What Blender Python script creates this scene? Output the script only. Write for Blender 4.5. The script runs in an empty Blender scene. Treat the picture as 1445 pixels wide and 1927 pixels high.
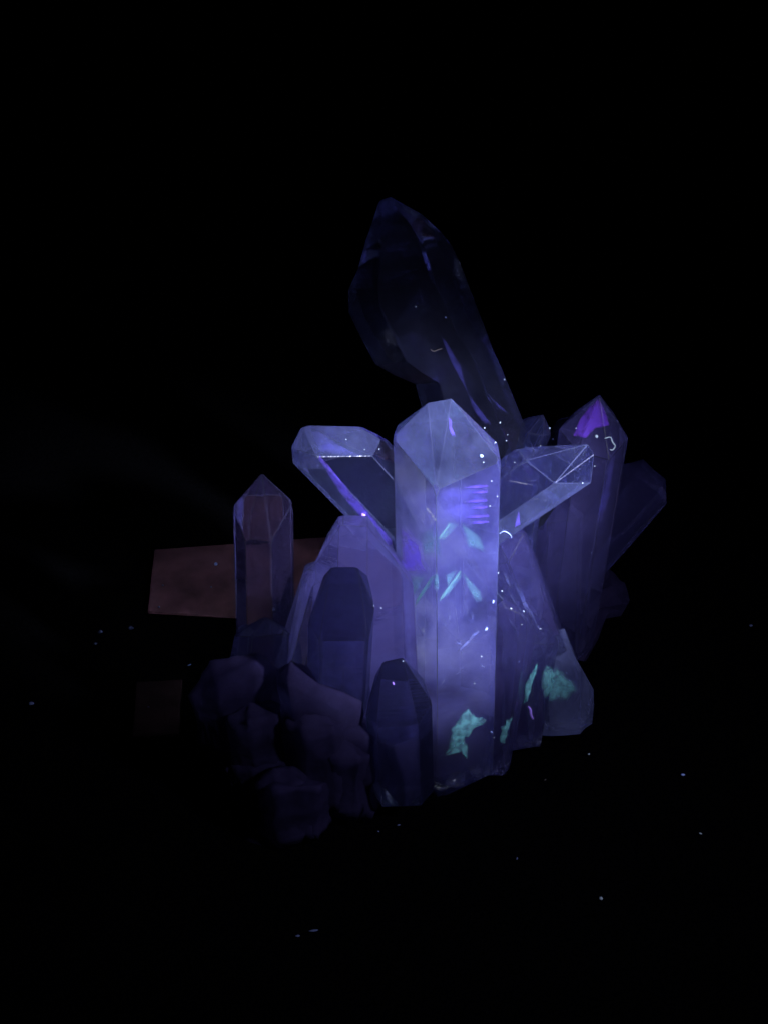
import bpy, bmesh, math, random
from mathutils import Vector, Matrix, noise
from mathutils.bvhtree import BVHTree

random.seed(11)
R = math.radians
sc = bpy.context.scene
col = sc.collection

# ------------------------------------------------------------------ camera
CAM = Vector((0.0, -0.325, 0.300))
PITCH = R(30.0)
VFOV = R(45.0)
IW, IH = 1445.0, 1927.0
FOC = (IH / 2) / math.tan(VFOV / 2)
cam_d = bpy.data.cameras.new('camera')
cam_d.sensor_fit = 'VERTICAL'
cam_d.angle = VFOV
cam_d.clip_start = 0.01
cam_d.clip_end = 60.0
cam = bpy.data.objects.new('camera', cam_d)
cam.location = CAM
cam.rotation_euler = (R(90) - PITCH, 0, 0)
col.objects.link(cam)
sc.camera = cam

# ------------------------------------------------------------------ world + lamp
w = bpy.data.worlds.new('World')
sc.world = w
w.use_nodes = True
w.node_tree.nodes['Background'].inputs[0].default_value = (0.35, 0.35, 0.8, 1)
w.node_tree.nodes['Background'].inputs[1].default_value = 0.004

lamp_d = bpy.data.lights.new('ultraviolet_torch', 'SPOT')
lamp_d.energy = 34.0
lamp_d.color = (0.72, 0.78, 1.0)
lamp_d.spot_size = R(24.5)
lamp_d.spot_blend = 1.0
lamp_d.shadow_soft_size = 0.010
lamp = bpy.data.objects.new('ultraviolet_torch', lamp_d)
LAMP = Vector((0.185, -0.210, 0.285))
AIM = Vector((0.027, 0.012, 0.106))
lamp.location = LAMP
lamp.rotation_euler = (AIM - LAMP).to_track_quat('-Z', 'Y').to_euler()
col.objects.link(lamp)
# the same torch's wide, weak spill around its hot spot
spill_d = bpy.data.lights.new('torch_spill', 'SPOT')
spill_d.energy = 2.0
spill_d.color = (0.72, 0.76, 1.0)
spill_d.spot_size = R(80)
spill_d.spot_blend = 1.0
spill_d.shadow_soft_size = 0.012
spill = bpy.data.objects.new('torch_spill', spill_d)
spill.location = LAMP
spill.rotation_euler = lamp.rotation_euler
col.objects.link(spill)

sc.view_settings.view_transform = 'Standard'
sc.view_settings.look = 'None'
sc.view_settings.exposure = 0.0
sc.view_settings.gamma = 1.0
sc.view_settings.use_curve_mapping = False
cy = sc.cycles
cy.max_bounces = 14
cy.transmission_bounces = 12
cy.transparent_max_bounces = 24
cy.volume_bounces = 1
cy.caustics_refractive = True
cy.caustics_reflective = False
cy.blur_glossy = 0.4
cy.sample_clamp_indirect = 3.0
cy.use_denoising = True
try:
    cy.denoiser = 'OPENIMAGEDENOISE'
except Exception:
    pass

# ------------------------------------------------------------------ pixel <-> place
FWD = Vector((0, math.cos(PITCH), -math.sin(PITCH)))
UPV = Vector((0, math.sin(PITCH), math.cos(PITCH)))
RGT = Vector((1, 0, 0))

def ray(px, py):
    return (FWD * FOC + RGT * (px - IW / 2) + UPV * (IH / 2 - py)).normalized()

def P(px, py, y):                       # the point at world depth y
    d = ray(px, py)
    return CAM + d * ((y - CAM.y) / d.y)

def G(px, py, z=0.0):                   # the point on the table
    d = ray(px, py)
    return CAM + d * ((z - CAM.z) / d.z)

def proj(p):
    q = p - CAM
    z = q.dot(FWD)
    return (IW / 2 + FOC * q.dot(RGT) / z, IH / 2 - FOC * q.dot(UPV) / z)

# ------------------------------------------------------------------ materials
def nodes(name):
    m = bpy.data.materials.new(name)
    m.use_nodes = True
    nt = m.node_tree
    nt.nodes.clear()
    return m, nt, nt.nodes.new

def quartz(name, clear=0.62, dens=22.0, tint=(0.24, 0.22, 1.0), skin=(0.20, 0.18, 0.95),
           rough=0.03, frost=0.07, bump=0.10, stria=0.25, gloss=True, cloudy=False, body=(0.93, 0.94, 1.0)):
    """clear quartz with a faint milky body: refraction, a share of straight-through light,
    and a thin frosted skin that is patchy"""
    m, nt, N = nodes(name)
    L = nt.links.new
    out = N('ShaderNodeOutputMaterial')
    tc = N('ShaderNodeTexCoord')
    # growth striations run across the prism faces, object z is the crystal's axis
    mp = N('ShaderNodeMapping'); mp.inputs['Scale'].default_value = (40, 40, 900)
    L(tc.outputs['Object'], mp.inputs['Vector'])
    n1 = N('ShaderNodeTexNoise'); n1.inputs['Scale'].default_value = 1.0; n1.inputs['Detail'].default_value = 3
    L(mp.outputs[0], n1.inputs['Vector'])
    n2 = N('ShaderNodeTexNoise'); n2.inputs['Scale'].default_value = 120; n2.inputs['Detail'].default_value = 4
    L(tc.outputs['Object'], n2.inputs['Vector'])
    mx = N('ShaderNodeMix'); mx.data_type = 'FLOAT'; mx.inputs[0].default_value = stria
    L(n2.outputs[0], mx.inputs[2]); L(n1.outputs[0], mx.inputs[3])
    bp = N('ShaderNodeBump'); bp.inputs['Strength'].default_value = bump; bp.inputs['Distance'].default_value = 0.0006
    L(mx.outputs[0], bp.inputs['Height'])
    gl = N('ShaderNodeBsdfGlass' if gloss else 'ShaderNodeBsdfRefraction'); gl.inputs['IOR'].default_value = 1.54
    gl.inputs['Roughness'].default_value = rough
    gl.inputs['Color'].default_value = (*body, 1)
    L(bp.outputs[0], gl.inputs['Normal'])
    tr = N('ShaderNodeBsdfTransparent'); tr.inputs['Color'].default_value = (*body, 1)
    m1 = N('ShaderNodeMixShader'); m1.inputs[0].default_value = clear
    L(tr.outputs[0], m1.inputs[1]); L(gl.outputs[0], m1.inputs[2])
    df = N('ShaderNodeBsdfDiffuse'); df.inputs['Color'].default_value = (*skin, 1)
    L(bp.outputs[0], df.inputs['Normal'])
    tl = N('ShaderNodeBsdfTranslucent'); tl.inputs['Color'].default_value = (*skin, 1)
    md = N('ShaderNodeMixShader'); md.inputs[0].default_value = 0.45
    L(df.outputs[0], md.inputs[1]); L(tl.outputs[0], md.inputs[2])
    # patchy frosting
    n3 = N('ShaderNodeTexNoise'); n3.inputs['Scale'].default_value = 55; n3.inputs['Detail'].default_value = 5
    n3.inputs['Roughness'].default_value = 0.62
    L(tc.outputs['Object'], n3.inputs['Vector'])
    mr = N('ShaderNodeMapRange'); mr.inputs[1].default_value = 0.3; mr.inputs[2].default_value = 0.72
    mr.inputs[3].default_value = frost * 0.35; mr.inputs[4].default_value = frost * 1.7
    L(n3.outputs[0], mr.inputs[0])
    m2 = N('ShaderNodeMixShader')
    L(mr.outputs[0], m2.inputs[0]); L(m1.outputs[0], m2.inputs[1]); L(md.outputs[0], m2.inputs[2])
    L(m2.outputs[0], out.inputs['Surface'])
    if dens > 0:
        vs = N('ShaderNodeVolumeScatter')
        vs.inputs['Color'].default_value = (*tint, 1)
        vs.inputs['Density'].default_value = dens
        if cloudy:
            n4 = N('ShaderNodeTexNoise'); n4.inputs['Scale'].default_value = 58; n4.inputs['Detail'].default_value = 2
            n4.inputs['Distortion'].default_value = 0.6
            L(tc.outputs['Object'], n4.inputs['Vector'])
            mv = N('ShaderNodeMapRange'); mv.inputs[1].default_value = 0.40; mv.inputs[2].default_value = 0.62
            mv.inputs[3].default_value = dens * 0.12; mv.inputs[4].default_value = dens * 2.1
            L(n4.outputs[0], mv.inputs[0]); L(mv.outputs[0], vs.inputs['Density'])
        L(vs.outputs[0], out.inputs['Volume'])
    return m

def glow_veil(name, colr, opacity=0.5, nscale=260, lo=0.36, hi=0.62):
    """a wispy sheet of inclusions: broken up by noise, see-through between, thinning out to its rim"""
    m, nt, N = nodes(name)
    L = nt.links.new
    out = N('ShaderNodeOutputMaterial')
    tc = N('ShaderNodeTexCoord')
    n = N('ShaderNodeTexNoise'); n.inputs['Scale'].default_value = nscale; n.inputs['Detail'].default_value = 4
    L(tc.outputs['Object'], n.inputs['Vector'])
    mr = N('ShaderNodeMapRange'); mr.inputs[1].default_value = lo; mr.inputs[2].default_value = hi
    mr.inputs[3].default_value = opacity * 0.3; mr.inputs[4].default_value = opacity
    L(n.outputs[0], mr.inputs[0])
    at = N('ShaderNodeAttribute'); at.attribute_name = 'thin'
    mu = N('ShaderNodeMath'); mu.operation = 'MULTIPLY'
    L(mr.outputs[0], mu.inputs[0]); L(at.outputs['Fac'], mu.inputs[1])
    tr = N('ShaderNodeBsdfTransparent')
    df = N('ShaderNodeBsdfDiffuse'); df.inputs['Color'].default_value = (*colr, 1)
    tl = N('ShaderNodeBsdfTranslucent'); tl.inputs['Color'].default_value = (*colr, 1)
    md = N('ShaderNodeMixShader'); md.inputs[0].default_value = 0.5
    L(df.outputs[0], md.inputs[1]); L(tl.outputs[0], md.inputs[2])
    mx = N('ShaderNodeMixShader')
    L(mu.outputs[0], mx.inputs[0]); L(tr.outputs[0], mx.inputs[1]); L(md.outputs[0], mx.inputs[2])
    L(mx.outputs[0], out.inputs['Surface'])
    return m

def matte(name, colr, rough=0.9, var=0.35, scale=400, bump=0.3, dist=0.0004, spec=0.2):
    m, nt, N = nodes(name)
    L = nt.links.new
    out = N('ShaderNodeOutputMaterial')
    bs = N('ShaderNodeBsdfPrincipled')
    bs.inputs['Roughness'].default_value = rough
    bs.inputs['Specular IOR Level'].default_value = spec
    tc = N('ShaderNodeTexCoord')
    n = N('ShaderNodeTexNoise'); n.inputs['Scale'].default_value = scale; n.inputs['Detail'].default_value = 5
    L(tc.outputs['Object'], n.inputs['Vector'])
    rp = N('ShaderNodeValToRGB')
    rp.color_ramp.elements[0].position = 0.3; rp.color_ramp.elements[1].position = 0.7
    rp.color_ramp.elements[0].color = (*[c * (1 - var) for c in colr], 1)
    rp.color_ramp.elements[1].color = (*[min(1, c * (1 + var)) for c in colr], 1)
    L(n.outputs[0], rp.inputs[0]); L(rp.outputs[0], bs.inputs['Base Color'])
    bp = N('ShaderNodeBump'); bp.inputs['Strength'].default_value = bump; bp.inputs['Distance'].default_value = dist
    L(n.outputs[0], bp.inputs['Height']); L(bp.outputs[0], bs.inputs['Normal'])
    L(bs.outputs[0], out.inputs['Surface'])
    return m

M = {}
M['main'] = quartz('quartz_main', clear=0.76, dens=28, frost=0.045, tint=(0.24, 0.225, 1.0), skin=(0.26, 0.28, 0.88), bump=0.16, cloudy=True)
M['clear'] = quartz('quartz_clear', clear=0.78, dens=2.5, frost=0.012, skin=(0.3, 0.36, 0.95), stria=0.1, bump=0.06, rough=0.01)
M['mauve'] = quartz('quartz_mauve', clear=0.93, dens=2.2, frost=0.014, skin=(0.34, 0.24, 0.6), tint=(0.4, 0.28, 0.9), stria=0.1, bump=0.06, rough=0.01)
M['hazy'] = quartz('quartz_hazy', clear=0.80, dens=9, frost=0.032, rough=0.03, tint=(0.31, 0.26, 1.0), skin=(0.28, 0.25, 0.8), bump=0.2)
M['dull'] = quartz('quartz_dull', clear=0.80, dens=6, frost=0.5, rough=0.45, skin=(0.058, 0.046, 0.135), tint=(0.32, 0.25, 0.9), bump=0.9, gloss=False)  # worn and dull, skin darkened further where little of the beam falls
M['dark'] = quartz('quartz_dark', clear=0.90, dens=3.5, frost=0.034, body=(0.66, 0.68, 0.77), rough=0.08, skin=(0.14, 0.15, 0.36), tint=(0.30, 0.26, 1.0), bump=0.3)  # body darkened for crystal faces the beam leaves in shade
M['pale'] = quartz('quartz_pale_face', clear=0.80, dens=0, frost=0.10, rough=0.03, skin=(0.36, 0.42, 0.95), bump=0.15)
M['milky'] = quartz('quartz_milky', clear=0.78, dens=16, frost=0.24, rough=0.08, skin=(0.32, 0.36, 0.75), tint=(0.3, 0.3, 1.0), bump=0.4)
M['lavender'] = quartz('quartz_lavender', clear=0.82, dens=12, frost=0.06, rough=0.04, skin=(0.32, 0.28, 0.8), tint=(0.32, 0.27, 1.0), bump=0.2)
M['smoky'] = quartz('quartz_smoky', clear=0.88, dens=0.8, frost=0.016, body=(0.66, 0.68, 0.76), rough=0.05, skin=(0.22, 0.23, 0.42), tint=(0.3, 0.3, 0.9), bump=0.3)  # smoky body, darkened further for standing outside the beam
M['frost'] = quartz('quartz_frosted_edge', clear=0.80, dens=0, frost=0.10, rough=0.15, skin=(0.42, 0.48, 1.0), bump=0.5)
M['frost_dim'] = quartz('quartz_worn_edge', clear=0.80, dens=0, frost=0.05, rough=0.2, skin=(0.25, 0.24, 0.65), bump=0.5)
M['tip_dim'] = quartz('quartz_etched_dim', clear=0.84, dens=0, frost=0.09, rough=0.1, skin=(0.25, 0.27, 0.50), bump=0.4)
M['tip'] = quartz('quartz_etched_tip', clear=0.80, dens=0, frost=0.085, rough=0.06, skin=(0.32, 0.38, 0.78), bump=0.3)  # paler, greyer skin for faces at the crystal tip
M['veil_violet'] = glow_veil('violet_veil', (0.34, 0.20, 1.0), 1.3)  # inner violet reflections put into a sheet's colour
M['veil_soft'] = glow_veil('pale_violet_veil', (0.28, 0.24, 1.0), 0.32)
M['veil_teal'] = glow_veil('teal_phantom', (0.28, 0.58, 0.64), 0.46, lo=0.25, hi=0.6)  # reflected crystal tips put into a sheet's colour
M['veil_teal_far'] = glow_veil('faint_teal_phantom', (0.25, 0.55, 0.60), 0.42, lo=0.25, hi=0.6)
M['veil_white'] = glow_veil('pale_veil', (0.5, 0.55, 1.0), 0.55)
M['veil_purple'] = glow_veil('purple_veil', (0.42, 0.13, 1.0), 1.6)
M['veil_bright'] = glow_veil('pale_green_edge', (0.4, 0.8, 0.72), 0.5, lo=0.2, hi=0.5)
M['crust'] = glow_veil('teal_crust', (0.32, 0.85, 0.88), 0.85, nscale=420, lo=0.34, hi=0.66)
M['lint'] = matte('pale_lint', (0.40, 0.48, 0.56), var=0.1)
M['lint_blue'] = matte('blue_lint', (0.35, 0.45, 0.95), var=0.1)
M['lint_violet'] = matte('violet_lint', (0.45, 0.25, 0.95), var=0.1)
M['lint_dim'] = matte('dull_lint', (0.10, 0.12, 0.25), var=0.3)
M['lint_brown'] = matte('brown_crumb', (0.06, 0.05, 0.05), var=0.3)
M['cloth'] = matte('black_cloth', (0.0011, 0.0011, 0.0015), rough=0.95, var=0.5, scale=900, bump=0.6, dist=0.0008, spec=0.0)
M['card'] = matte('reddish_card', (0.105, 0.048, 0.068), rough=0.9, var=0.55, scale=45, bump=0.3, spec=0.02)
M['card_dark'] = matte('dark_card', (0.020, 0.011, 0.014), rough=0.9, var=0.6, scale=70, bump=0.3, spec=0.02)  # the card's colour darkened for its shaded part

# ------------------------------------------------------------------ object helpers
WM = {}
def link(name, me, Mw, parent=None):
    o = bpy.data.objects.new(name, me)
    col.objects.link(o)
    if parent is not None:
        o.parent = parent
        o.matrix_local = WM[parent.name].inverted() @ Mw
    else:
        o.matrix_world = Mw
    WM[o.name] = Mw.copy()
    return o

def tag(o, label=None, cat=None, group=None, kind=None):
    for k, v in (('label', label), ('category', cat), ('group', group), ('kind', kind)):
        if v: o[k] = v

def mesh_from(bm, name, mats):
    me = bpy.data.meshes.new(name)
    bm.to_mesh(me); bm.free()
    for m in mats: me.materials.append(m)
    return me

# ------------------------------------------------------------------ table cloth
def build_cloth():
    bm = bmesh.new()
    n = 120
    # a fine grid near the stone with soft creases, coarse far out
    xs = [math.copysign(abs(t) ** 2.4 * 6.0, t) for t in [(-1 + 2 * i / n) for i in range(n + 1)]]
    grid = []
    for yv in xs:
        row = []
        for xv in xs:
            p = Vector((xv, yv, 0))
            z = 0.0006 * noise.noise(p * 22) + 0.0003 * noise.noise(p * 70 + Vector((3, 1, 0)))
            row.append(bm.verts.new((xv, yv, z - 0.0016)))
        grid.append(row)
    for j in range(n):
        for i in range(n):
            f = bm.faces.new((grid[j][i], grid[j][i + 1], grid[j + 1][i + 1], grid[j + 1][i])); f.smooth = True
    o = link('ground_cloth', mesh_from(bm, 'ground_cloth', [M['cloth']]), Matrix.Identity(4))
    tag(o, kind='structure')
    return o
cloth = build_cloth()

# ------------------------------------------------------------------ one reddish card in two pieces, the gap standing for a shadow
def build_card(px, label, z, mat='card'):
    q = [G(*p) for p in px]
    c = sum(q, Vector()) / 4
    bm = bmesh.new()
    t = 0.0010
    lo = [bm.verts.new((v.x - c.x, v.y - c.y, 0.0)) for v in q]
    hi = [bm.verts.new((v.x - c.x, v.y - c.y, t)) for v in q]
    bm.faces.new(hi[::-1]); bm.faces.new(lo)
    for i in range(4):
        bm.faces.new((lo[i], lo[(i + 1) % 4], hi[(i + 1) % 4], hi[i]))
    bmesh.ops.recalc_face_normals(bm, faces=bm.faces[:])
    bmesh.ops.bevel(bm, geom=bm.edges[:], offset=0.0003, segments=2, affect='EDGES')
    o = link('card', mesh_from(bm, 'card', [M[mat]]), Matrix.Translation((c.x, c.y, z)))
    tag(o, label, 'card')
    return o
build_card([(291, 1038), (700, 1008), (690, 1180), (279, 1156)], 'reddish card strip lying behind the slim crystal', 0.0002)
build_card([(258, 1288), (345, 1282), (338, 1388), (250, 1394)], 'small dim reddish card scrap beside the worn dark crystals', 0.0002, 'card_dark')

# ------------------------------------------------------------------ the crystal cluster
root = bpy.data.objects.new('crystal_cluster', None)
root.empty_display_size = 0.02
root.location = (0, 0.03, 0)
col.objects.link(root)
WM[root.name] = Matrix.Translation((0, 0.03, 0))
tag(root, 'translucent quartz crystal cluster glowing violet on a black cloth', 'crystals')

SOLIDS = []      # (object, bvh in world space)

def frame(tip, base):
    T = P(*tip); B = P(*base)
    A = (T - B).normalized()
    Wd = ((T + B) / 2 - CAM).normalized()
    U = Wd.cross(A).normalized()
    V = A.cross(U).normalized()        # points away from the camera
    m = Matrix((( U.x, V.x, A.x, B.x), (U.y, V.y, A.y, B.y), (U.z, V.z, A.z, B.z), (0, 0, 0, 1)))
    return T, B, A, U, -V, m

def worn(bm, cuts, amp, freq, seed, rnd):
    """break a hull's flat faces and soften it, for the corroded crystals"""
    bmesh.ops.triangulate(bm, faces=bm.faces[:])
    for _ in range(cuts):
        bmesh.ops.subdivide_edges(bm, edges=bm.edges[:], cuts=1, use_grid_fill=True, smooth=max(0.0, rnd))
    bmesh.ops.recalc_face_normals(bm, faces=bm.faces[:])
    bm.normal_update()
    sd = Vector((seed * 3.1, seed * 1.7, seed * 0.9))
    for v in bm.verts:
        d = noise.fractal(v.co * freq + sd, 0.8, 2.1, 3)
        v.co += v.normal * amp * d
    for f in bm.faces: f.smooth = rnd >= 0

def crystal(tip, base, sec, apex=((0, 0, 0),), mat='hazy', edge='frost', bev=0.00016, taper=1.0, label=None,
            jag=0.002, wear=None, name='crystal', dip=0.0, tipmat=None, palef=None):
    """sec: ring of (u, v, s): u right of the axis and v towards the viewer in photo pixels at that depth,
    s where the prism edge ends below the tip.  Prism edges run along the axis, so every face is flat."""
    T, B, A, U, V, m = frame(tip, base)
    k = ((T + B) / 2 - CAM).dot(FWD) / FOC
    ax = Vector((base[0] - tip[0], base[1] - tip[1])).normalized()
    Ln = (T - B).length
    def at(u, v, t):
        f = 1 + (taper - 1) * max(0, t) / Ln
        return T + (U * u + V * v) * k * f - A * t
    def solve(u, v, s):
        lo, hi = -0.12, 0.5
        for _ in range(50):
            mid = (lo + hi) / 2
            q = proj(at(u, v, mid))
            if (q[0] - tip[0]) * ax.x + (q[1] - tip[1]) * ax.y < s: lo = mid
            else: hi = mid
        return mid
    pts = []
    for u, v, s, *off in sec:
        pts.append(at(u, v, solve(u, v, s)))
        pts.append(at(u, v, Ln + (off[0] if off else 0) + random.uniform(-jag, jag)))
    for u, v, s in apex:
        pts.append(at(u, v, solve(u, v, s)))
    if dip: pts.append(at(0, 0, Ln + dip))
    inv = m.inverted()
    bm = bmesh.new()
    for p in pts: bm.verts.new(inv @ p)
    r = bmesh.ops.convex_hull(bm, input=bm.verts[:])
    loose = [v for v in bm.verts if not v.link_faces]
    bmesh.ops.delete(bm, geom=loose, context='VERTS')
    bmesh.ops.dissolve_limit(bm, angle_limit=R(2.5), verts=bm.verts[:], edges=bm.edges[:])
    if wear:
        worn(bm, *wear)
    else:
        rr = random.Random(int(tip[0] * 7 + tip[1]))
        bmesh.ops.recalc_face_normals(bm, faces=bm.faces[:])
        bm.normal_update()
        vn = [(v.co.copy(), sum((f.normal for f in v.link_faces), Vector()).normalized()) for v in bm.verts if v.co.z > Ln * 0.25]
        for v, n_ in vn:                                                    # knocked-off corners
            if rr.random() < 0.6:
                n_ = (n_ + Vector((rr.uniform(-.2, .2), rr.uniform(-.2, .2), rr.uniform(-.2, .2)))).normalized()
                r_ = bmesh.ops.bisect_plane(bm, geom=bm.verts[:] + bm.edges[:] + bm.faces[:], plane_co=v - n_ * rr.uniform(0.0002, 0.0008),
                                            plane_no=n_, clear_outer=True)
                es = [e for e in r_['geom_cut'] if isinstance(e, bmesh.types.BMEdge)]
                if es: bmesh.ops.contextual_create(bm, geom=es)
        bmesh.ops.recalc_face_normals(bm, faces=bm.faces[:])
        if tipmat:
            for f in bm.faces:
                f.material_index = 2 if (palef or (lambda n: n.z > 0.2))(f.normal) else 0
        bmesh.ops.bevel(bm, geom=bm.edges[:], offset=bev, segments=1, affect='EDGES', clamp_overlap=True, material=1)
    bmesh.ops.recalc_face_normals(bm, faces=bm.faces[:])
    wb = bm.copy(); wb.transform(m)
    bvh = BVHTree.FromBMesh(wb); wb.free()
    o = link(name, mesh_from(bm, name, [M[mat], M[edge]] + ([M[tipmat]] if tipmat else [])), m, root)
    if label: o['label'] = label
    SOLIDS.append((o, bvh))
    return o

def hexa(a, b, s, roll=0.0, jit=0.0):
    """an even hexagonal ring; s one value or six"""
    out = []
    for i in range(6):
        an = roll + i * math.pi / 3
        ss = s[i] if isinstance(s, (tuple, list)) else s
        out.append((a * math.cos(an) * (1 + random.uniform(-jit, jit)), b * math.sin(an) * (1 + random.uniform(-jit, jit)), ss))
    return out

# --- tall middle crystal
main = crystal((838, 750, 0.012), (838, 1470, 0.012),
    [(-90, 14, 72), (-16, 78, 172, -0.004), (94, 46, 118, -0.012), (92, -40, 84, -0.008), (10, -85, 40), (-85, -45, 50)],
    apex=[(-30, 5, 8), (10, 4, 0)], mat='main', label='tall upright clear crystal with green ghost tips inside', dip=0.004, jag=0.001, tipmat='tip', palef=lambda n: n.z > 0.2 and n.x < 0.3)
# --- tabular crystal leaning out to the upper left
tab_l = crystal((583, 787, 0.010), (900, 1127, 0.030),
    [(-76, 0, 40), (-37, 46, 62), (35, 50, 132), (77, 0, 118), (45, -55, 92), (-45, -50, 50)],
    apex=[(-18, 0, 0), (-58, 5, 16), (60, -8, 80)], mat='clear', label='clear tabular crystal leaning left with a dark window face',
    tipmat='pale', palef=lambda n: (n.z > 0.2 and n.y < 0.5) or (n.x < -0.5 and n.y < 0.3))
# --- stubby pointed crystal under it
crystal((662, 962, 0.006), (655, 1345, 0.002), [(-62, 10, 100), (-22, 55, 26), (28, 55, 28), (104, 24, 128), (70, -60, 60), (-40, -60, 40)],
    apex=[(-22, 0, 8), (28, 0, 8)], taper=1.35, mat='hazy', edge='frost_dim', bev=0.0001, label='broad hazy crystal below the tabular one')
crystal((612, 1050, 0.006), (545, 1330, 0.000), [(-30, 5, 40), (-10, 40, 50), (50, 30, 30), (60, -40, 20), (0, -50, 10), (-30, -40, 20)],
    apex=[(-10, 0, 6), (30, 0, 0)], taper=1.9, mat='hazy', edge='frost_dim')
# --- crystal pointing at the viewer, with a big dark face
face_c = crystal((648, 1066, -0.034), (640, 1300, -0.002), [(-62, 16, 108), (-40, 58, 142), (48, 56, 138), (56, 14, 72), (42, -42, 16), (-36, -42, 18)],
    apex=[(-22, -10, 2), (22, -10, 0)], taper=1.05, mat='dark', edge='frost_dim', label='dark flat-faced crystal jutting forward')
# --- slim upright crystal on the left
slim = crystal((493, 890, 0.014), (500, 1260, 0.012), [(-54, 4, 62), (-32, 36, 122), (14, 46, 128), (56, 12, 56), (34, -40, 40), (-26, -42, 40)],
    mat='mauve', edge='frost_dim', bev=0.0003, label='slim upright point with a pink window', taper=1.03)
crystal((500, 1160, 0.004), (490, 1330, 0.000), [(-50, 5, 40), (-20, 45, 40), (40, 40, 30), (60, 0, 30), (20, -50, 10), (-40, -50, 20)],
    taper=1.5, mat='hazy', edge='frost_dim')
# --- worn, dark crystals at the front left
W1 = (3, 0.0022, 70, 1.0, 0.0)
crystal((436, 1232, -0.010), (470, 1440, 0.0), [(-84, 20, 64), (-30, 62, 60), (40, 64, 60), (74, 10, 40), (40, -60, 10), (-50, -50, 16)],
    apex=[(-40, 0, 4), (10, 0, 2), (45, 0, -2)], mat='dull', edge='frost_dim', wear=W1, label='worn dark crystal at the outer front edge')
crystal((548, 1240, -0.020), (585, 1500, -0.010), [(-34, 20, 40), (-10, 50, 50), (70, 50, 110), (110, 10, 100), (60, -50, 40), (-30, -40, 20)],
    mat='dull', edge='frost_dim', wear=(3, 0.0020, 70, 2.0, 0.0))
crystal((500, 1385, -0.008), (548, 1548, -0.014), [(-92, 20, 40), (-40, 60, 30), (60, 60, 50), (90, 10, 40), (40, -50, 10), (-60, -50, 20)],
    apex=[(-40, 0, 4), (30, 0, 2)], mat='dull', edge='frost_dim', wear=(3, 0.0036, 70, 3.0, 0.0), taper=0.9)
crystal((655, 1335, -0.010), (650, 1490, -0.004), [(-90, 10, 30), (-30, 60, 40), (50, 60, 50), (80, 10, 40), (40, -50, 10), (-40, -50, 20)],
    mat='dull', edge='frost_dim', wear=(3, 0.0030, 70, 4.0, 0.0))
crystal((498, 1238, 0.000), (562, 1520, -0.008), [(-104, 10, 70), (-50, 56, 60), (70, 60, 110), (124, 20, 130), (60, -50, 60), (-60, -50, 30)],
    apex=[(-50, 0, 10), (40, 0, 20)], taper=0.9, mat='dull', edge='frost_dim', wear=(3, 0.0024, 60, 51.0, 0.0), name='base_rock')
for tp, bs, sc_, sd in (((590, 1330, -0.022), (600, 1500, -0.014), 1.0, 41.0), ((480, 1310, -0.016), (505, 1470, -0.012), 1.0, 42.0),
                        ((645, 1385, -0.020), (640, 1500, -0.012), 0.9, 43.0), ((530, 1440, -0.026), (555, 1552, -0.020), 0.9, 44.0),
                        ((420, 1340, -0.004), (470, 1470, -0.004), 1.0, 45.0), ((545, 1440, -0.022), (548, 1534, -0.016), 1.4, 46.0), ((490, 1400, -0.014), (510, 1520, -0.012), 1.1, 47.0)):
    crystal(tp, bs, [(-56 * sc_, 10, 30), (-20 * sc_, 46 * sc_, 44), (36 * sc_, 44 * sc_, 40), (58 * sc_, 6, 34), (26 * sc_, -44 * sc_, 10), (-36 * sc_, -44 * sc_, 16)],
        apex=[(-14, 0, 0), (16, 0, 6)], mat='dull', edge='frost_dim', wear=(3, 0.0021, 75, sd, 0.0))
# --- short dark crystal in front of the tall one
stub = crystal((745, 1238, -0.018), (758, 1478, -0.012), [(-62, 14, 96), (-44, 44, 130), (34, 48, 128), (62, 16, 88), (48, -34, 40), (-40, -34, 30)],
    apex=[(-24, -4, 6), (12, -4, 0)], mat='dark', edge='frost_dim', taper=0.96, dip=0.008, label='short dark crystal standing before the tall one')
# --- fan of clear crystals on the right
fan = crystal((1102, 833, 0.022), (889, 981, 0.030), [(-66, 0, 112), (-36, 45, 112), (28, 50, 92), (66, 6, 36), (36, -45, 44), (-36, -50, 80)],
    apex=[(4, 0, -2), (26, 0, 0)], taper=1.0, mat='clear', label='clear flat-ended crystal leaning right',
    tipmat='pale', palef=lambda n: n.x > 0.6 or n.z > 0.75)
crystal((985, 852, 0.040), (950, 1110, 0.036), [(-44, 4, 40), (-10, 40, 50), (36, 30, 50), (46, -10, 30), (10, -40, 10), (-36, -36, 20)],
    mat='clear', edge='frost_dim')
crystal((1021, 780, 0.062), (930, 960, 0.056), [(-34, 4, 40), (-8, 32, 44), (18, 30, 34), (30, 0, 24), (10, -30, 10), (-26, -30, 20)],
    mat='clear', edge='frost_dim', label='small clear point behind the fan', taper=1.25)
rt = crystal((1127, 742, 0.060), (1056, 1215, 0.066), [(-62, 6, 76), (-24, 48, 112), (34, 46, 120), (62, 4, 74), (30, -50, 30), (-40, -46, 40)],
    mat='lavender', edge='frost_dim', taper=0.98, label='tall crystal with a purple tip')
crystal((1040, 915, 0.062), (1035, 1240, 0.062), [(-50, 10, 50), (-10, 46, 70), (46, 30, 60), (56, -10, 40), (10, -46, 20), (-40, -40, 30)],
    mat='hazy', edge='frost_dim', bev=0.0001)
crystal((1092, 778, 0.072), (1000, 980, 0.066), [(-34, 4, 30), (-8, 36, 40), (22, 34, 34), (34, 0, 24), (10, -30, 10), (-26, -30, 20)],
    mat='smoky', edge='frost_dim', taper=1.2)
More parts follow.
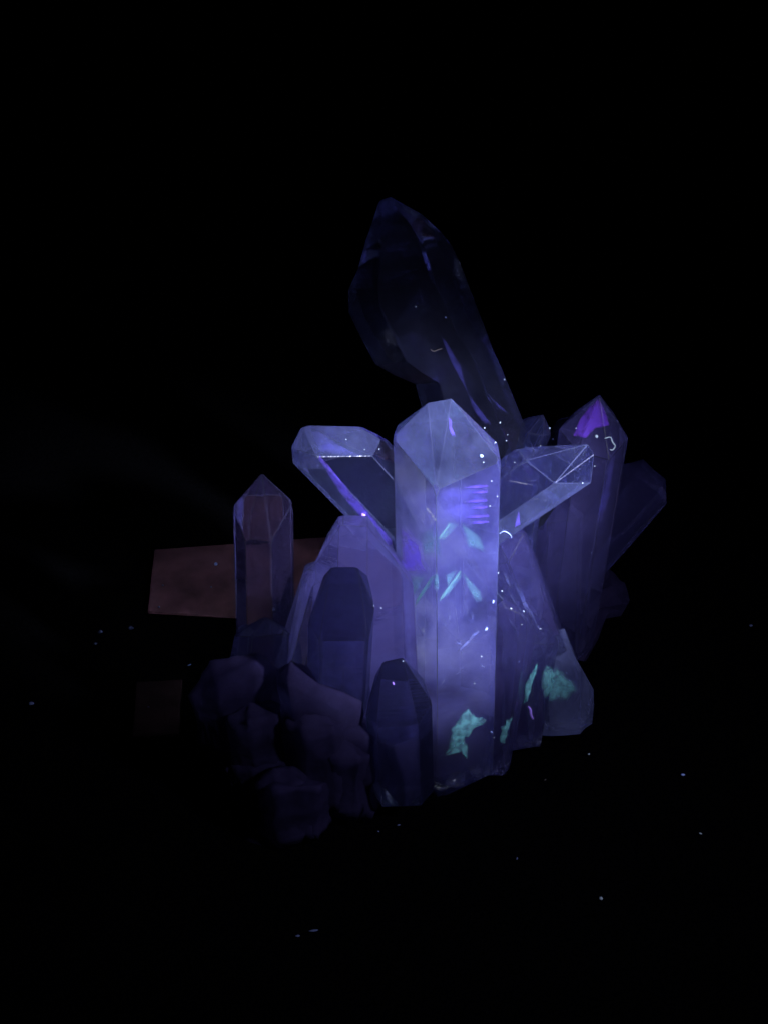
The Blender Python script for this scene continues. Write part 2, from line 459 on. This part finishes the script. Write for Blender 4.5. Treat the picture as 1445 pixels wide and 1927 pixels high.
crystal((1236, 880, 0.082), (1075, 1065, 0.078), [(-54, 4, 44), (-20, 48, 40), (28, 46, 36), (56, 4, 40), (30, -40, 20), (-30, -40, 16)],
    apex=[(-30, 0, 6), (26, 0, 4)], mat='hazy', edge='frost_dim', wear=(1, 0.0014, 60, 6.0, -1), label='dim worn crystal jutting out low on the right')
crystal((1172, 1112, 0.086), (1060, 1150, 0.080), [(-46, 4, 14), (-14, 40, 20), (20, 40, 12), (40, 4, 20), (20, -40, 10), (-20, -40, 6)],
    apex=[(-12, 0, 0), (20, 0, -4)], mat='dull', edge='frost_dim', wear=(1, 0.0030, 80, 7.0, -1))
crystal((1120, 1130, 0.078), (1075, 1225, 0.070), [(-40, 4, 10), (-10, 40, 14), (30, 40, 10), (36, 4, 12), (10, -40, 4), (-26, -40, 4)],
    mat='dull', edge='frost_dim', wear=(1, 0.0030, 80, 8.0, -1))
# --- broad sloping crystals low on the right
slope = crystal((952, 985, 0.030), (1058, 1268, 0.034), [(-78, 10, 60), (-20, 52, 70), (22, 30, 30), (29, -20, 26), (0, -60, 10), (-70, -50, 20)],
    apex=[(-30, 0, 4), (6, 0, 0)], taper=1.0, mat='hazy', edge='frost_dim', label='sloping hazy crystal right of the tall one')
corner = crystal((1046, 1190, 0.034), (1052, 1362, 0.030), [(-62, 20, 30), (-20, 52, 44), (44, 44, 70), (70, 0, 110), (34, -50, 50), (-40, -50, 10)],
    apex=[(-20, 0, 4), (12, 0, 0)], mat='milky', edge='frost_dim', wear=(1, 0.0022, 70, 9.0, -1), label='stubby crystal with a teal crust', taper=0.9)
foot = crystal((968, 1050, 0.036), (930, 1446, 0.008), [(-60, 10, 60), (-24, 50, 90), (44, 46, 110), (66, 0, 80), (20, -50, 20), (-40, -50, 14)],
    apex=[(-20, 0, 0), (16, 0, 8)], taper=0.42, mat='hazy', edge='frost_dim', label='hazy crystal narrowing downward beside the tall one')
crystal((1000, 1150, 0.030), (972, 1392, 0.020), [(-50, 10, 40), (-20, 48, 60), (36, 46, 60), (58, 4, 50), (20, -50, 20), (-40, -50, 14)],
    apex=[(-16, 0, 0), (16, 0, 6)], taper=0.8, mat='hazy', edge='frost_dim', bev=0.0001, label='hazy crystal with a teal streak beside the stubby one')
# --- the big smoky crystal rising behind
def loft(tip, base, stations, depth, mat, label, wear, name='crystal'):
    """a worn, waisted crystal: stations (s, left, right) along the axis in photo pixels"""
    T, B, A, U, V, m = frame(tip, base)
    k = ((T + B) / 2 - CAM).dot(FWD) / FOC
    ax = Vector((base[0] - tip[0], base[1] - tip[1])).normalized()
    Lp = math.hypot(base[0] - tip[0], base[1] - tip[1])
    Ln = (T - B).length
    inv = m.inverted()
    bm = bmesh.new()
    rings = []
    for s_, l, r_, dp in stations:
        w_ = r_ - l
        sec = [(l, 0), (l + 0.26 * w_, dp), (r_ - 0.24 * w_, dp), (r_, 0), (r_ - 0.26 * w_, -dp), (l + 0.26 * w_, -dp)]
        t = Ln * s_ / Lp
        rings.append([bm.verts.new(inv @ (T + (U * u + V * v) * k - A * t)) for u, v in sec])
    for a, b2 in zip(rings, rings[1:]):
        for i in range(6):
            bm.faces.new((a[i], a[(i + 1) % 6], b2[(i + 1) % 6], b2[i]))
    bm.faces.new(rings[0]); bm.faces.new(rings[-1][::-1])
    bmesh.ops.recalc_face_normals(bm, faces=bm.faces[:])
    worn(bm, *wear)
    bmesh.ops.recalc_face_normals(bm, faces=bm.faces[:])
    wb = bm.copy(); wb.transform(m)
    bvh = BVHTree.FromBMesh(wb); wb.free()
    o = link(name, mesh_from(bm, name, [M[mat]]), m, root)
    o['label'] = label
    SOLIDS.append((o, bvh))
    return o
smoky = loft((732, 388, 0.066), (985, 985, 0.056),
    [(-15, -14, 10, 8), (34, -60, 46, 44), (77, -98, 66, 56), (104, -126, 75, 62), (140, -142, 75, 64), (200, -138, 74, 64), (244, -134, 74, 62),
     (276, -110, 74, 60), (308, -84, 74, 58), (350, -92, 74, 58), (400, -108, 75, 60), (640, -100, 75, 60)],
    60, 'smoky', 'tall dark smoky crystal leaning left behind the rest', (0, 0.0010, 45, 12.0, -1))
# --- rough rock the crystals grow from
def matrix_rock():
    pts = [G(470, 1500, 0.001), G(610, 1540, 0.001), G(800, 1470, 0.001), G(930, 1430, 0.001), G(1050, 1345, 0.001),
           G(1075, 1220, 0.001), G(640, 1215, 0.001), G(430, 1400, 0.001)]
    bm = bmesh.new()
    c = sum(pts, Vector()) / len(pts)
    for p in pts:
        bm.verts.new(p)
        q = c + (p - c) * 0.82
        bm.verts.new((q.x, q.y, 0.030 + random.uniform(-0.006, 0.008)))
    bmesh.ops.convex_hull(bm, input=bm.verts[:])
    worn(bm, 3, 0.0022, 50, 20.0, 0.0)
    for v in bm.verts: v.co.z = max(v.co.z, 0.0)
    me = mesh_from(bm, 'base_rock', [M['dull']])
    return link('base_rock', me, Matrix.Identity(4), root)
rock = matrix_rock()
def chip(px, py, size, seed):
    c = G(px, py)
    k = (c - CAM).dot(FWD) / FOC * size
    bm = bmesh.new()
    rr = random.Random(seed)
    for _ in range(9):
        v = Vector((rr.uniform(-1, 1), rr.uniform(-1, 1), rr.uniform(-0.5, 1))).normalized()
        bm.verts.new((v.x * k, v.y * k, v.z * k * 0.9))
    bmesh.ops.convex_hull(bm, input=bm.verts[:])
    bmesh.ops.delete(bm, geom=[v for v in bm.verts if not v.link_faces], context='VERTS')
    worn(bm, 2, k * 0.16, 0.9 / k, seed, 0.0)
    for f in bm.faces: f.smooth = False
    return link('rock_chip', mesh_from(bm, 'rock_chip', [M['hazy']]), Matrix.Translation((c.x, c.y, k * 0.35)), root)
for i, (px, py, sz) in enumerate(((822, 1478, 20), (852, 1466, 24), (884, 1452, 24), (915, 1440, 22), (942, 1424, 20), (962, 1402, 18),
                                  (770, 1486, 18), (735, 1470, 22), (700, 1478, 22), (660, 1492, 24), (620, 1512, 30), (575, 1536, 30),
                                  (520, 1540, 28), (482, 1516, 26), (1000, 1366, 18), (1080, 1200, 18))):
    chip(px, py, sz, 31.0 + i)

# ------------------------------------------------------------------ things inside and on the crystals
def hit(o_bvh, px, py):
    loc, nor, idx, dist = o_bvh.ray_cast(CAM, ray(px, py))
    return loc, nor

def bvh_of(o):
    for q, b in SOLIDS:
        if q == o: return b

def inner(o, name, poly, mat, depth, thick=0.00012, rim=0.0, core=0.55):
    """a thin sheet grown inside crystal o, `depth` below the face it is seen through; `rim` how dense its edge stays"""
    b = bvh_of(o)
    c2 = (sum(p[0] for p in poly) / len(poly), sum(p[1] for p in poly) / len(poly))
    out = []
    n0 = len(poly)
    for i in range(n0):
        a, d = poly[i], poly[(i + 1) % n0]
        for t in (0, 0.33, 0.66):
            out.append((a[0] + (d[0] - a[0]) * t, a[1] + (d[1] - a[1]) * t))
    def place(px, py):
        loc, nor = hit(b, px, py)
        if loc is None: return None
        d = ray(px, py)
        if nor.dot(d) > 0: nor = -nor
        c = -nor.dot(d); e = 1 / 1.54
        t = d * e + nor * (e * c - math.sqrt(max(0, 1 - e * e * (1 - c * c))))
        return loc + t * depth
    rings = []
    for f in (1.0, core, 0.2):
        rg = []
        for px, py in out:
            p = place(c2[0] + (px - c2[0]) * f, c2[1] + (py - c2[1]) * f)
            if p is None: return None
            rg.append(p)
        rings.append(rg)
    c = sum(rings[0], Vector()) / len(out)
    nrm = (CAM - c).normalized()
    bm = bmesh.new()
    lay = bm.verts.layers.float.new('thin')
    n = len(out)
    sides = []
    for off in (Vector((0, 0, 0)), nrm * -thick):
        rs = []
        for rg, val in zip(rings, (rim, 1.0, 1.0)):
            vs = [bm.verts.new(p - c + off) for p in rg]
            for v in vs: v[lay] = val
            rs.append(vs)
        for a, d in zip(rs, rs[1:]):
            for i in range(n):
                bm.faces.new((a[i], a[(i + 1) % n], d[(i + 1) % n], d[i]))
        bm.faces.new(rs[-1])
        sides.append(rs[0])
    for i in range(n):
        bm.faces.new((sides[0][i], sides[1][i], sides[1][(i + 1) % n], sides[0][(i + 1) % n]))
    bmesh.ops.recalc_face_normals(bm, faces=bm.faces[:])
    return link(name, mesh_from(bm, name, [M[mat]]), Matrix.Translation(c), o)

# reflections of crystal tips in the tall crystal, painted as teal sheets
for poly in ([(781, 1142), (784, 1122), (812, 1082), (820, 1078), (812, 1100)],
             [(814, 1082), (822, 1077), (827, 1090), (826, 1112), (815, 1108)],
             [(826, 1132), (866, 1073), (872, 1082), (842, 1122)],
             [(870, 1076), (906, 1114), (908, 1132), (896, 1134), (878, 1104)],
             [(838, 1082), (862, 1072), (842, 1106)]):
    inner(main, 'ghost_tip', poly, 'veil_teal', 0.0018, rim=0.05, core=0.5)
for poly in ([(764, 1098), (784, 1080), (800, 1086), (784, 1112), (774, 1134)],
             [(788, 1006), (820, 984), (820, 1050), (796, 1046)],
             [(824, 1018), (848, 984), (866, 984), (836, 1018)],
             [(868, 984), (905, 1010), (915, 1040), (880, 1030)]):
    inner(main, 'ghost_tip', poly, 'veil_teal_far', 0.0045)
for poly in ([(826, 1132), (830, 1122), (866, 1073), (868, 1076), (834, 1126)], [(781, 1142), (782, 1130), (812, 1084), (814, 1086), (786, 1132)],
             [(824, 1014), (846, 984), (848, 986), (828, 1014)]):
    inner(main, 'ghost_edge', poly, 'veil_bright', 0.0014, rim=0.5)
rq = random.Random(5)
for _ in range(16):                       # short healed cracks low in the tall crystal
    x, y = rq.uniform(835, 912), rq.uniform(1150, 1300)
    a_ = rq.choice((0.7, 0.9, 1.3, -0.4)) + rq.uniform(-.2, .2); l_ = rq.uniform(4, 15)
    dx, dy = math.cos(a_) * l_, -math.sin(a_) * l_
    inner(main, 'fracture', [(x - dx, y - dy), (x - 1.2, y + 1.2), (x + dx, y + dy), (x + 1.2, y - 1.2)], 'veil_white', rq.uniform(0.0008, 0.006), rim=0.4)
for x0, y0, x1, y1 in ((948, 1098, 1010, 1205), (960, 1085, 1030, 1215), (950, 1150, 985, 1210), (944, 1070, 962, 1110)):
    inner(slope, 'fracture', [(x0, y0), ((x0 + x1) / 2 - 2, (y0 + y1) / 2 + 2), (x1, y1), ((x0 + x1) / 2 + 2, (y0 + y1) / 2 - 2)], 'veil_white', 0.002, rim=0.3)
# violet glow and striped inner reflections painted as sheets, then two short cracks
inner(main, 'veil', [(824, 918), (870, 914), (916, 908), (918, 984), (880, 990), (824, 975)], 'veil_soft', 0.003, rim=0.0, core=0.6)
for (x0, x1, y) in ((872, 918, 916), (884, 918, 926), (872, 916, 943), (884, 918, 955), (874, 920, 972), (880, 920, 983)):
    inner(main, 'fracture', [(x0, y + 2), (x0 + 20, y - 1.5), (x1, y - 3), (x1, y + 0.5), (x0 + 22, y + 2.5)], 'veil_violet', 0.002, rim=0.6)
inner(main, 'veil', [(752, 985), (770, 1000), (790, 1020), (796, 1060), (806, 1080), (790, 1082), (752, 1076)], 'veil_violet', 0.004)
inner(main, 'veil', [(843, 782), (850, 790), (850, 804), (858, 822), (850, 822), (844, 806)], 'veil_violet', 0.001)
inner(main, 'veil', [(752, 1150), (762, 1140), (775, 1200), (752, 1210)], 'veil_soft', 0.003)
inner(main, 'fracture', [(855, 1232), (880, 1205), (896, 1188), (900, 1192), (876, 1216)], 'veil_white', 0.001)
inner(main, 'fracture', [(886, 1194), (905, 1184), (903, 1190), (890, 1199)], 'veil_white', 0.001)
# tabular crystal: bright edge and facet reflections painted as sheets
inner(tab_l, 'fracture', [(598, 862), (604, 858), (640, 905), (690, 962), (735, 1015), (738, 1034), (690, 985), (645, 935)], 'veil_violet', 0.0012, rim=0.5)
inner(tab_l, 'veil', [(584, 812), (604, 852), (680, 860), (640, 838), (600, 812)], 'veil_soft', 0.001, rim=0.3)
inner(tab_l, 'veil', [(566, 868), (590, 866), (660, 955), (640, 962), (600, 915)], 'veil_soft', 0.002)
# fan crystal: violet inner reflections and a bright edge painted as sheets
inner(fan, 'fracture', [(966, 1006), (990, 980), (1030, 960), (1024, 968), (985, 998)], 'veil_violet', 0.0012, rim=0.5)
inner(fan, 'fracture', [(972, 990), (980, 958), (982, 985)], 'veil_violet', 0.002, rim=0.6)
inner(fan, 'veil', [(1048, 850), (1054, 850), (1042, 920), (1034, 962), (1028, 958), (1036, 900)], 'veil_white', 0.002)
# purple tip: its highlight painted as a sheet
inner(rt, 'veil', [(1090, 790), (1108, 766), (1126, 750), (1138, 772), (1146, 800), (1120, 806), (1102, 824), (1078, 820)], 'veil_purple', 0.0008, rim=0.4, core=0.8)
inner(rt, 'veil', [(1150, 850), (1158, 850), (1150, 930), (1130, 990), (1120, 985), (1136, 930)], 'veil_soft', 0.0015)
# smoky crystal: faint wisps
inner(smoky, 'veil', [(828, 632), (838, 640), (868, 690), (880, 740), (868, 720), (846, 680)], 'veil_soft', 0.002)
inner(smoky, 'veil', [(880, 740), (895, 760), (925, 800), (910, 800), (886, 765)], 'veil_soft', 0.002)
inner(smoky, 'veil', [(912, 740), (960, 782), (940, 772)], 'veil_soft', 0.002)

# teal crust patches: thin uneven skins lying on the faces
def crust(o, poly, seed, soft=0.9, thick=0.0005):
    b = bvh_of(o)
    c2 = (sum(p[0] for p in poly) / len(poly), sum(p[1] for p in poly) / len(poly))
    n = len(poly)
    # refine the outline so that it is ragged
    out = []
    for i in range(n):
        a, d = poly[i], poly[(i + 1) % n]
        for t in (0, 0.25, 0.5, 0.75):
            q = Vector((a[0] + (d[0] - a[0]) * t, a[1] + (d[1] - a[1]) * t, 0))
            jx = noise.noise(q * 0.19 + Vector((seed, 0, 0))) * 6; jy = noise.noise(q * 0.19 + Vector((0, seed, 5))) * 6
            out.append((q.x + jx, q.y + jy))
    bm = bmesh.new()
    lay = bm.verts.layers.float.new('thin')
    rings = []
    cen = None
    for f, h in ((1.0, -0.0002), (0.82, thick * 0.6), (0.6, thick), (0.25, thick * 1.1)):
        rg = []
        for px, py in out:
            x = c2[0] + (px - c2[0]) * f; y = c2[1] + (py - c2[1]) * f
            loc, nor = hit(b, x, y)
            g = f
            while loc is None and g > 0.05:          # past the rim: draw in
                g *= 0.9
                loc, nor = hit(b, c2[0] + (px - c2[0]) * g, c2[1] + (py - c2[1]) * g)
            if loc is None: return None
            if cen is None: cen = loc.copy()
            hh = h + (0.0004 * noise.noise(loc * 700 + Vector((seed, 1, 2))) if f < 1 else 0)
            vv = bm.verts.new(loc + nor * hh - cen)
            vv[lay] = {1.0: 0.0, 0.82: soft}.get(f, 1.0)
            rg.append(vv)
        rings.append(rg)
    m_ = len(out)
    for a, b2 in zip(rings, rings[1:]):
        for i in range(m_):
            f = bm.faces.new((a[i], a[(i + 1) % m_], b2[(i + 1) % m_], b2[i])); f.smooth = True
    f = bm.faces.new(rings[-1]); f.smooth = True
    bmesh.ops.recalc_face_normals(bm, faces=bm.faces[:])
    return link('mineral_crust', mesh_from(bm, 'mineral_crust', [M['crust']]), Matrix.Translation(cen), o)

def front_at(px, py):
    best = None
    for o, b in SOLIDS:
        loc, nor = hit(b, px, py)
        if loc is not None:
            d = (loc - CAM).length
            if best is None or d < best[0]: best = (d, o, loc, nor)
    return best

def crust_here(poly, seed, soft=0.9):
    c2 = (sum(p[0] for p in poly) / len(poly), sum(p[1] for p in poly) / len(poly))
    h = front_at(*c2)
    if h: return crust(h[1], poly, seed, soft)
crust_here([(846, 1372), (862, 1352), (874, 1334), (884, 1334), (894, 1350), (918, 1352), (916, 1362), (895, 1370), (880, 1390), (862, 1392), (848, 1390)], 1.0)
crust_here([(848, 1380), (880, 1378), (874, 1402), (852, 1408), (832, 1424)], 2.0, 0.3)
crust_here([(938, 1398), (942, 1372), (952, 1356), (962, 1350), (956, 1376), (948, 1402)], 3.0)
crust_here([(982, 1330), (988, 1290), (1000, 1262), (1010, 1246), (1012, 1262), (1000, 1292), (990, 1322)], 4.0)
crust_here([(1018, 1262), (1028, 1250), (1040, 1256), (1034, 1276), (1056, 1278), (1066, 1290), (1044, 1308), (1024, 1316), (1016, 1296)], 5.0, 0.6)
crust_here([(1012, 1290), (1022, 1258), (1046, 1250), (1072, 1276), (1092, 1300), (1066, 1318), (1026, 1326)], 6.0, 0.3)
crust_here([(832, 1424), (846, 1396), (876, 1388), (884, 1410), (880, 1432), (872, 1412)], 7.0, 0.15)

# ------------------------------------------------------------------ lint
def blob(seed, sx, sy, sz):
    bm = bmesh.new()
    bmesh.ops.create_icosphere(bm, subdivisions=2, radius=1.0)
    for v in bm.verts:
        v.co *= 1 + 0.45 * noise.noise(v.co * 1.6 + Vector((seed, seed * 2, 0)))
        v.co.x *= sx; v.co.y *= sy; v.co.z *= sz
    for f in bm.faces: f.smooth = True
    return bm

def fibre(pts, rad):
    """a thin tube through points"""
    bm = bmesh.new()
    rings = []
    n = len(pts)
    for i, p in enumerate(pts):
        t = (pts[min(n - 1, i + 1)] - pts[max(0, i - 1)]).normalized()
        a = t.cross(Vector((0.3, 0.5, 0.81))).normalized(); b2 = t.cross(a)
        r = rad * (0.55 + 0.45 * math.sin(math.pi * (i + 0.5) / n))
        rings.append([bm.verts.new(p + (a * math.cos(q * math.pi / 3) + b2 * math.sin(q * math.pi / 3)) * r) for q in range(6)])
    for a, b2 in zip(rings, rings[1:]):
        for i in range(6):
            f = bm.faces.new((a[i], a[(i + 1) % 6], b2[(i + 1) % 6], b2[i])); f.smooth = True
    bm.faces.new(rings[0][::-1]); bm.faces.new(rings[-1])
    bmesh.ops.recalc_face_normals(bm, faces=bm.faces[:])
    return bm

def fleck(px, py, size, aspect, ang, mat, label, group, on_cloth):
    """size in photo pixels (long half axis)"""
    if on_cloth:
        loc, nor = G(px, py), Vector((0, 0, 1))
        if card_at(px, py): loc = G(px, py, 0.0014)
    else:
        h = front_at(px, py)
        if h is None: return None
        loc, nor = h[2], h[3]
    k = (loc - CAM).dot(FWD) / FOC
    s = size * k * (0.38 if label == LK else 0.58)
    # a lump laid along the surface
    t = RGT * math.cos(ang) + UPV * math.sin(ang)
    t = (t - nor * t.dot(nor)).normalized()
    b = nor.cross(t)
    m = Matrix(((t.x, b.x, nor.x, loc.x + nor.x * s * aspect * 0.6), (t.y, b.y, nor.y, loc.y + nor.y * s * aspect * 0.6),
                (t.z, b.z, nor.z, loc.z + nor.z * s * aspect * 0.6), (0, 0, 0, 1)))
    if label == LK:
        nm = h[1].get('label') or 'unlit hazy crystals between the larger ones'
        label = 'tiny pale lint speck on the ' + nm; group = 'lint on the ' + nm
    o = link('lint_fleck', mesh_from(blob(px * 0.37 + py, s, s * aspect * 1.2, s * aspect), 'lint_fleck', [M[mat]]), m)
    tag(o, label, 'lint', group)
    return o

def card_at(px, py):
    return px > 291 - (py - 1038) * 0.116 and ((1036 < py < 1160 and px < 690) or (1286 < py < 1390 and px < 340))

LD = 'faint dull lint speck hardly visible on the black cloth'
GD = 'faint lint specks on the black cloth'
LK = 'tiny pale lint speck clinging to the crystal faces'
GK = 'lint specks on the crystals'
for px, py, s, a, an, mt, lb in ((1107, 1420, 4, .7, 0, 'lint', 'tiny pale lint speck on the cloth just off the teal-crusted crystal'),
                                 (1284, 1459, 6, .6, 0.2, 'lint_blue', 'oval blue lint speck alone on the bare cloth'),
                                 (1317, 1569, 5, .45, -0.8, 'lint', 'tiny slanted pale lint sliver alone on the bare cloth'),
                                 (1130, 1692, 6, .8, 0, 'lint', 'brightest roundish white lint speck on the bare cloth')):
    fleck(px, py, s, a, an, mt, lb, None, True)
for px, py, s, a, an in ((190, 1190, 9, .6, 0.6), (247, 1183, 10, .6, -0.8), (60, 1325, 9, .6, 0), (1412, 1178, 6, .6, 0), (972, 1616, 6, .4, 1.4),
                         (750, 1553, 6, .35, 0.6), (712, 1565, 4, .5, -.6), (1215, 228, 6, .6, 1.4), (1210, 266, 6, .6, 1.4), (590, 1752, 16, .2, 0.3),
                         (1070, 1381, 7, .5, 1.2), (560, 1762, 8, .4, 0.2), (180, 1212, 8, .5, .4)):
    fleck(px, py, s, a, an, 'lint_dim', LD, GD, True)
fleck(1025, 1468, 5, .5, 1.0, 'lint_brown', 'dull brown crumb on the cloth before the crystals', None, True)
fleck(1090, 1365, 7, .4, -0.7, 'lint_violet', 'violet lint sliver on the cloth beside the teal-crusted crystal', None, True)
fleck(357, 1252, 7, .35, 0.9, 'lint_blue', 'pale blue lint sliver beside the worn dark crystal', None, True)
fleck(407, 1063, 6, .95, 0, 'lint_blue', 'round blue bead of lint on the reddish card', None, True)
for px, py, s in ((300, 1143, 4), (307, 1102, 3), (398, 1105, 3), (280, 1331, 3)):
    fleck(px, py, s, .8, 0, 'lint_dim', 'faint dull speck on the reddish card', 'faint specks on the card', True)

for px, py, s, a, an, mt in (
    (782, 577, 3, .7, 0, 'lint'), (838, 597, 3, .6, 0, 'lint_blue'), (948, 714, 4, .7, 0, 'lint'), (940, 795, 5, .5, 1.4, 'lint'),
    (911, 805, 3.5, .8, 0, 'lint'), (931, 833, 5, .7, .7, 'lint'), (952, 829, 3, .7, 0, 'lint'), (954, 818, 3, .7, .4, 'lint'),
    (1016, 839, 3, .6, 0, 'lint'), (1040, 826, 3, .9, 0, 'lint'), (1033, 806, 6, .5, .8, 'lint'), (1083, 806, 4, .6, 0, 'lint'),
    (924, 905, 3, .8, 0, 'lint'), (935, 934, 3, .8, 0, 'lint'), (921, 952, 3, .8, 0, 'lint'), (937, 1078, 3.5, .9, 0, 'lint'),
    (944, 1112, 5, .6, 1.4, 'lint'), (961, 1145, 6, .4, -.4, 'lint'), (985, 1150, 6, .4, -.9, 'lint'), (981, 1175, 3, .9, 0, 'lint'),
    (1016, 1183, 7, .3, -.3, 'lint'), (929, 1388, 4, .7, 1.2, 'lint'), (703, 1140, 3, .7, 1, 'lint'), (717, 1144, 4, .5, -.3, 'lint'),
    (758, 1244, 3.5, .8, 0, 'lint'), (1118, 877, 4, .6, 0, 'lint'), (1095, 909, 4, .5, .4, 'lint'), (968, 870, 3, .6, 0, 'lint'),
    (905, 1235, 4, .7, .8, 'lint'), (892, 1286, 4, .6, 1, 'lint'), (909, 870, 3, .8, 0, 'lint'), (651, 827, 3, .8, 0, 'lint'), (686, 846, 3, .5, 0, 'lint'),
    (713, 845, 3, .7, 0, 'lint'), (976, 1245, 6, .25, 1.2, 'lint_blue'), (1065, 1266, 6, .22, -1.1, 'lint_blue'), (1112, 1040, 3, .8, 0, 'lint_blue')):
    fleck(px, py, s, a, an, mt, LK, GK, False)
fleck(905, 858, 7, .6, -.3, 'lint_blue', 'bright blue chip near the shoulder of the tall crystal', None, False)
fleck(927, 1132, 7, .4, 1.5, 'lint_blue', 'bright blue chip on the edge of the tall crystal', 'blue chips on the tall crystal edge', False)
fleck(914, 1183, 7, .5, 1.1, 'lint_blue', 'bright blue chip on the edge of the tall crystal', 'blue chips on the tall crystal edge', False)
fleck(924, 1377, 5, .6, -1, 'lint_blue', 'small blue lint speck beside the teal crust on the tall crystal', None, False)
fleck(1121, 821, 6, .7, -.9, 'lint', 'pale bead of lint on the purple-tipped crystal', None, False)
fleck(740, 1286, 6, .4, -1.2, 'lint_violet', 'violet sliver on the short dark crystal', None, False)
fleck(685, 969, 8, .8, 0, 'lint_violet', 'violet knot of lint under the tabular crystal', None, False)

def surf_fibre(pix, rad_px, mat, label):
    pts = []
    for px, py in pix:
        h = front_at(px, py)
        if h is None: continue
        pts.append(h[2] + h[3] * 0.0004)
    if len(pts) < 3: return
    k = (pts[0] - CAM).dot(FWD) / FOC
    c = pts[0].copy()
    o = link('lint_fibre', mesh_from(fibre([p - c for p in pts], rad_px * k), 'lint_fibre', [M[mat]]), Matrix.Translation(c))
    tag(o, label, 'lint')
def curve(px, n=14):
    """smooth a pixel path"""
    out = []
    m_ = len(px)
    for i in range(n + 1):
        t = i / n * (m_ - 1); j = min(int(t), m_ - 2); f = t - j
        p0, p1, p2, p3 = px[max(j - 1, 0)], px[j], px[j + 1], px[min(j + 2, m_ - 1)]
        out.append(tuple(0.5 * (2 * b + (c - a) * f + (2 * a - 5 * b + 4 * c - d) * f * f + (3 * b - a - 3 * c + d) * f ** 3)
                         for a, b, c, d in zip(p0, p1, p2, p3)))
    return out
surf_fibre(curve([(1136, 825), (1146, 823), (1150, 832), (1155, 840), (1150, 847), (1145, 846)]), 1.6, 'lint', 'bright curled fibre on the purple-tipped crystal')
surf_fibre(curve([(938, 1003), (946, 999), (956, 1004), (962, 1013)]), 0.9, 'lint_blue', 'pale arched fibre beside the tall crystal')
surf_fibre(curve([(993, 1328), (997, 1334), (998, 1343), (1002, 1352)]), 2.6, 'lint_violet', 'violet forked fibre under the teal crust')
surf_fibre(curve([(809, 656), (815, 660), (824, 657), (831, 655)]), 0.8, 'lint_brown', 'dim hooked fibre on the smoky crystal')
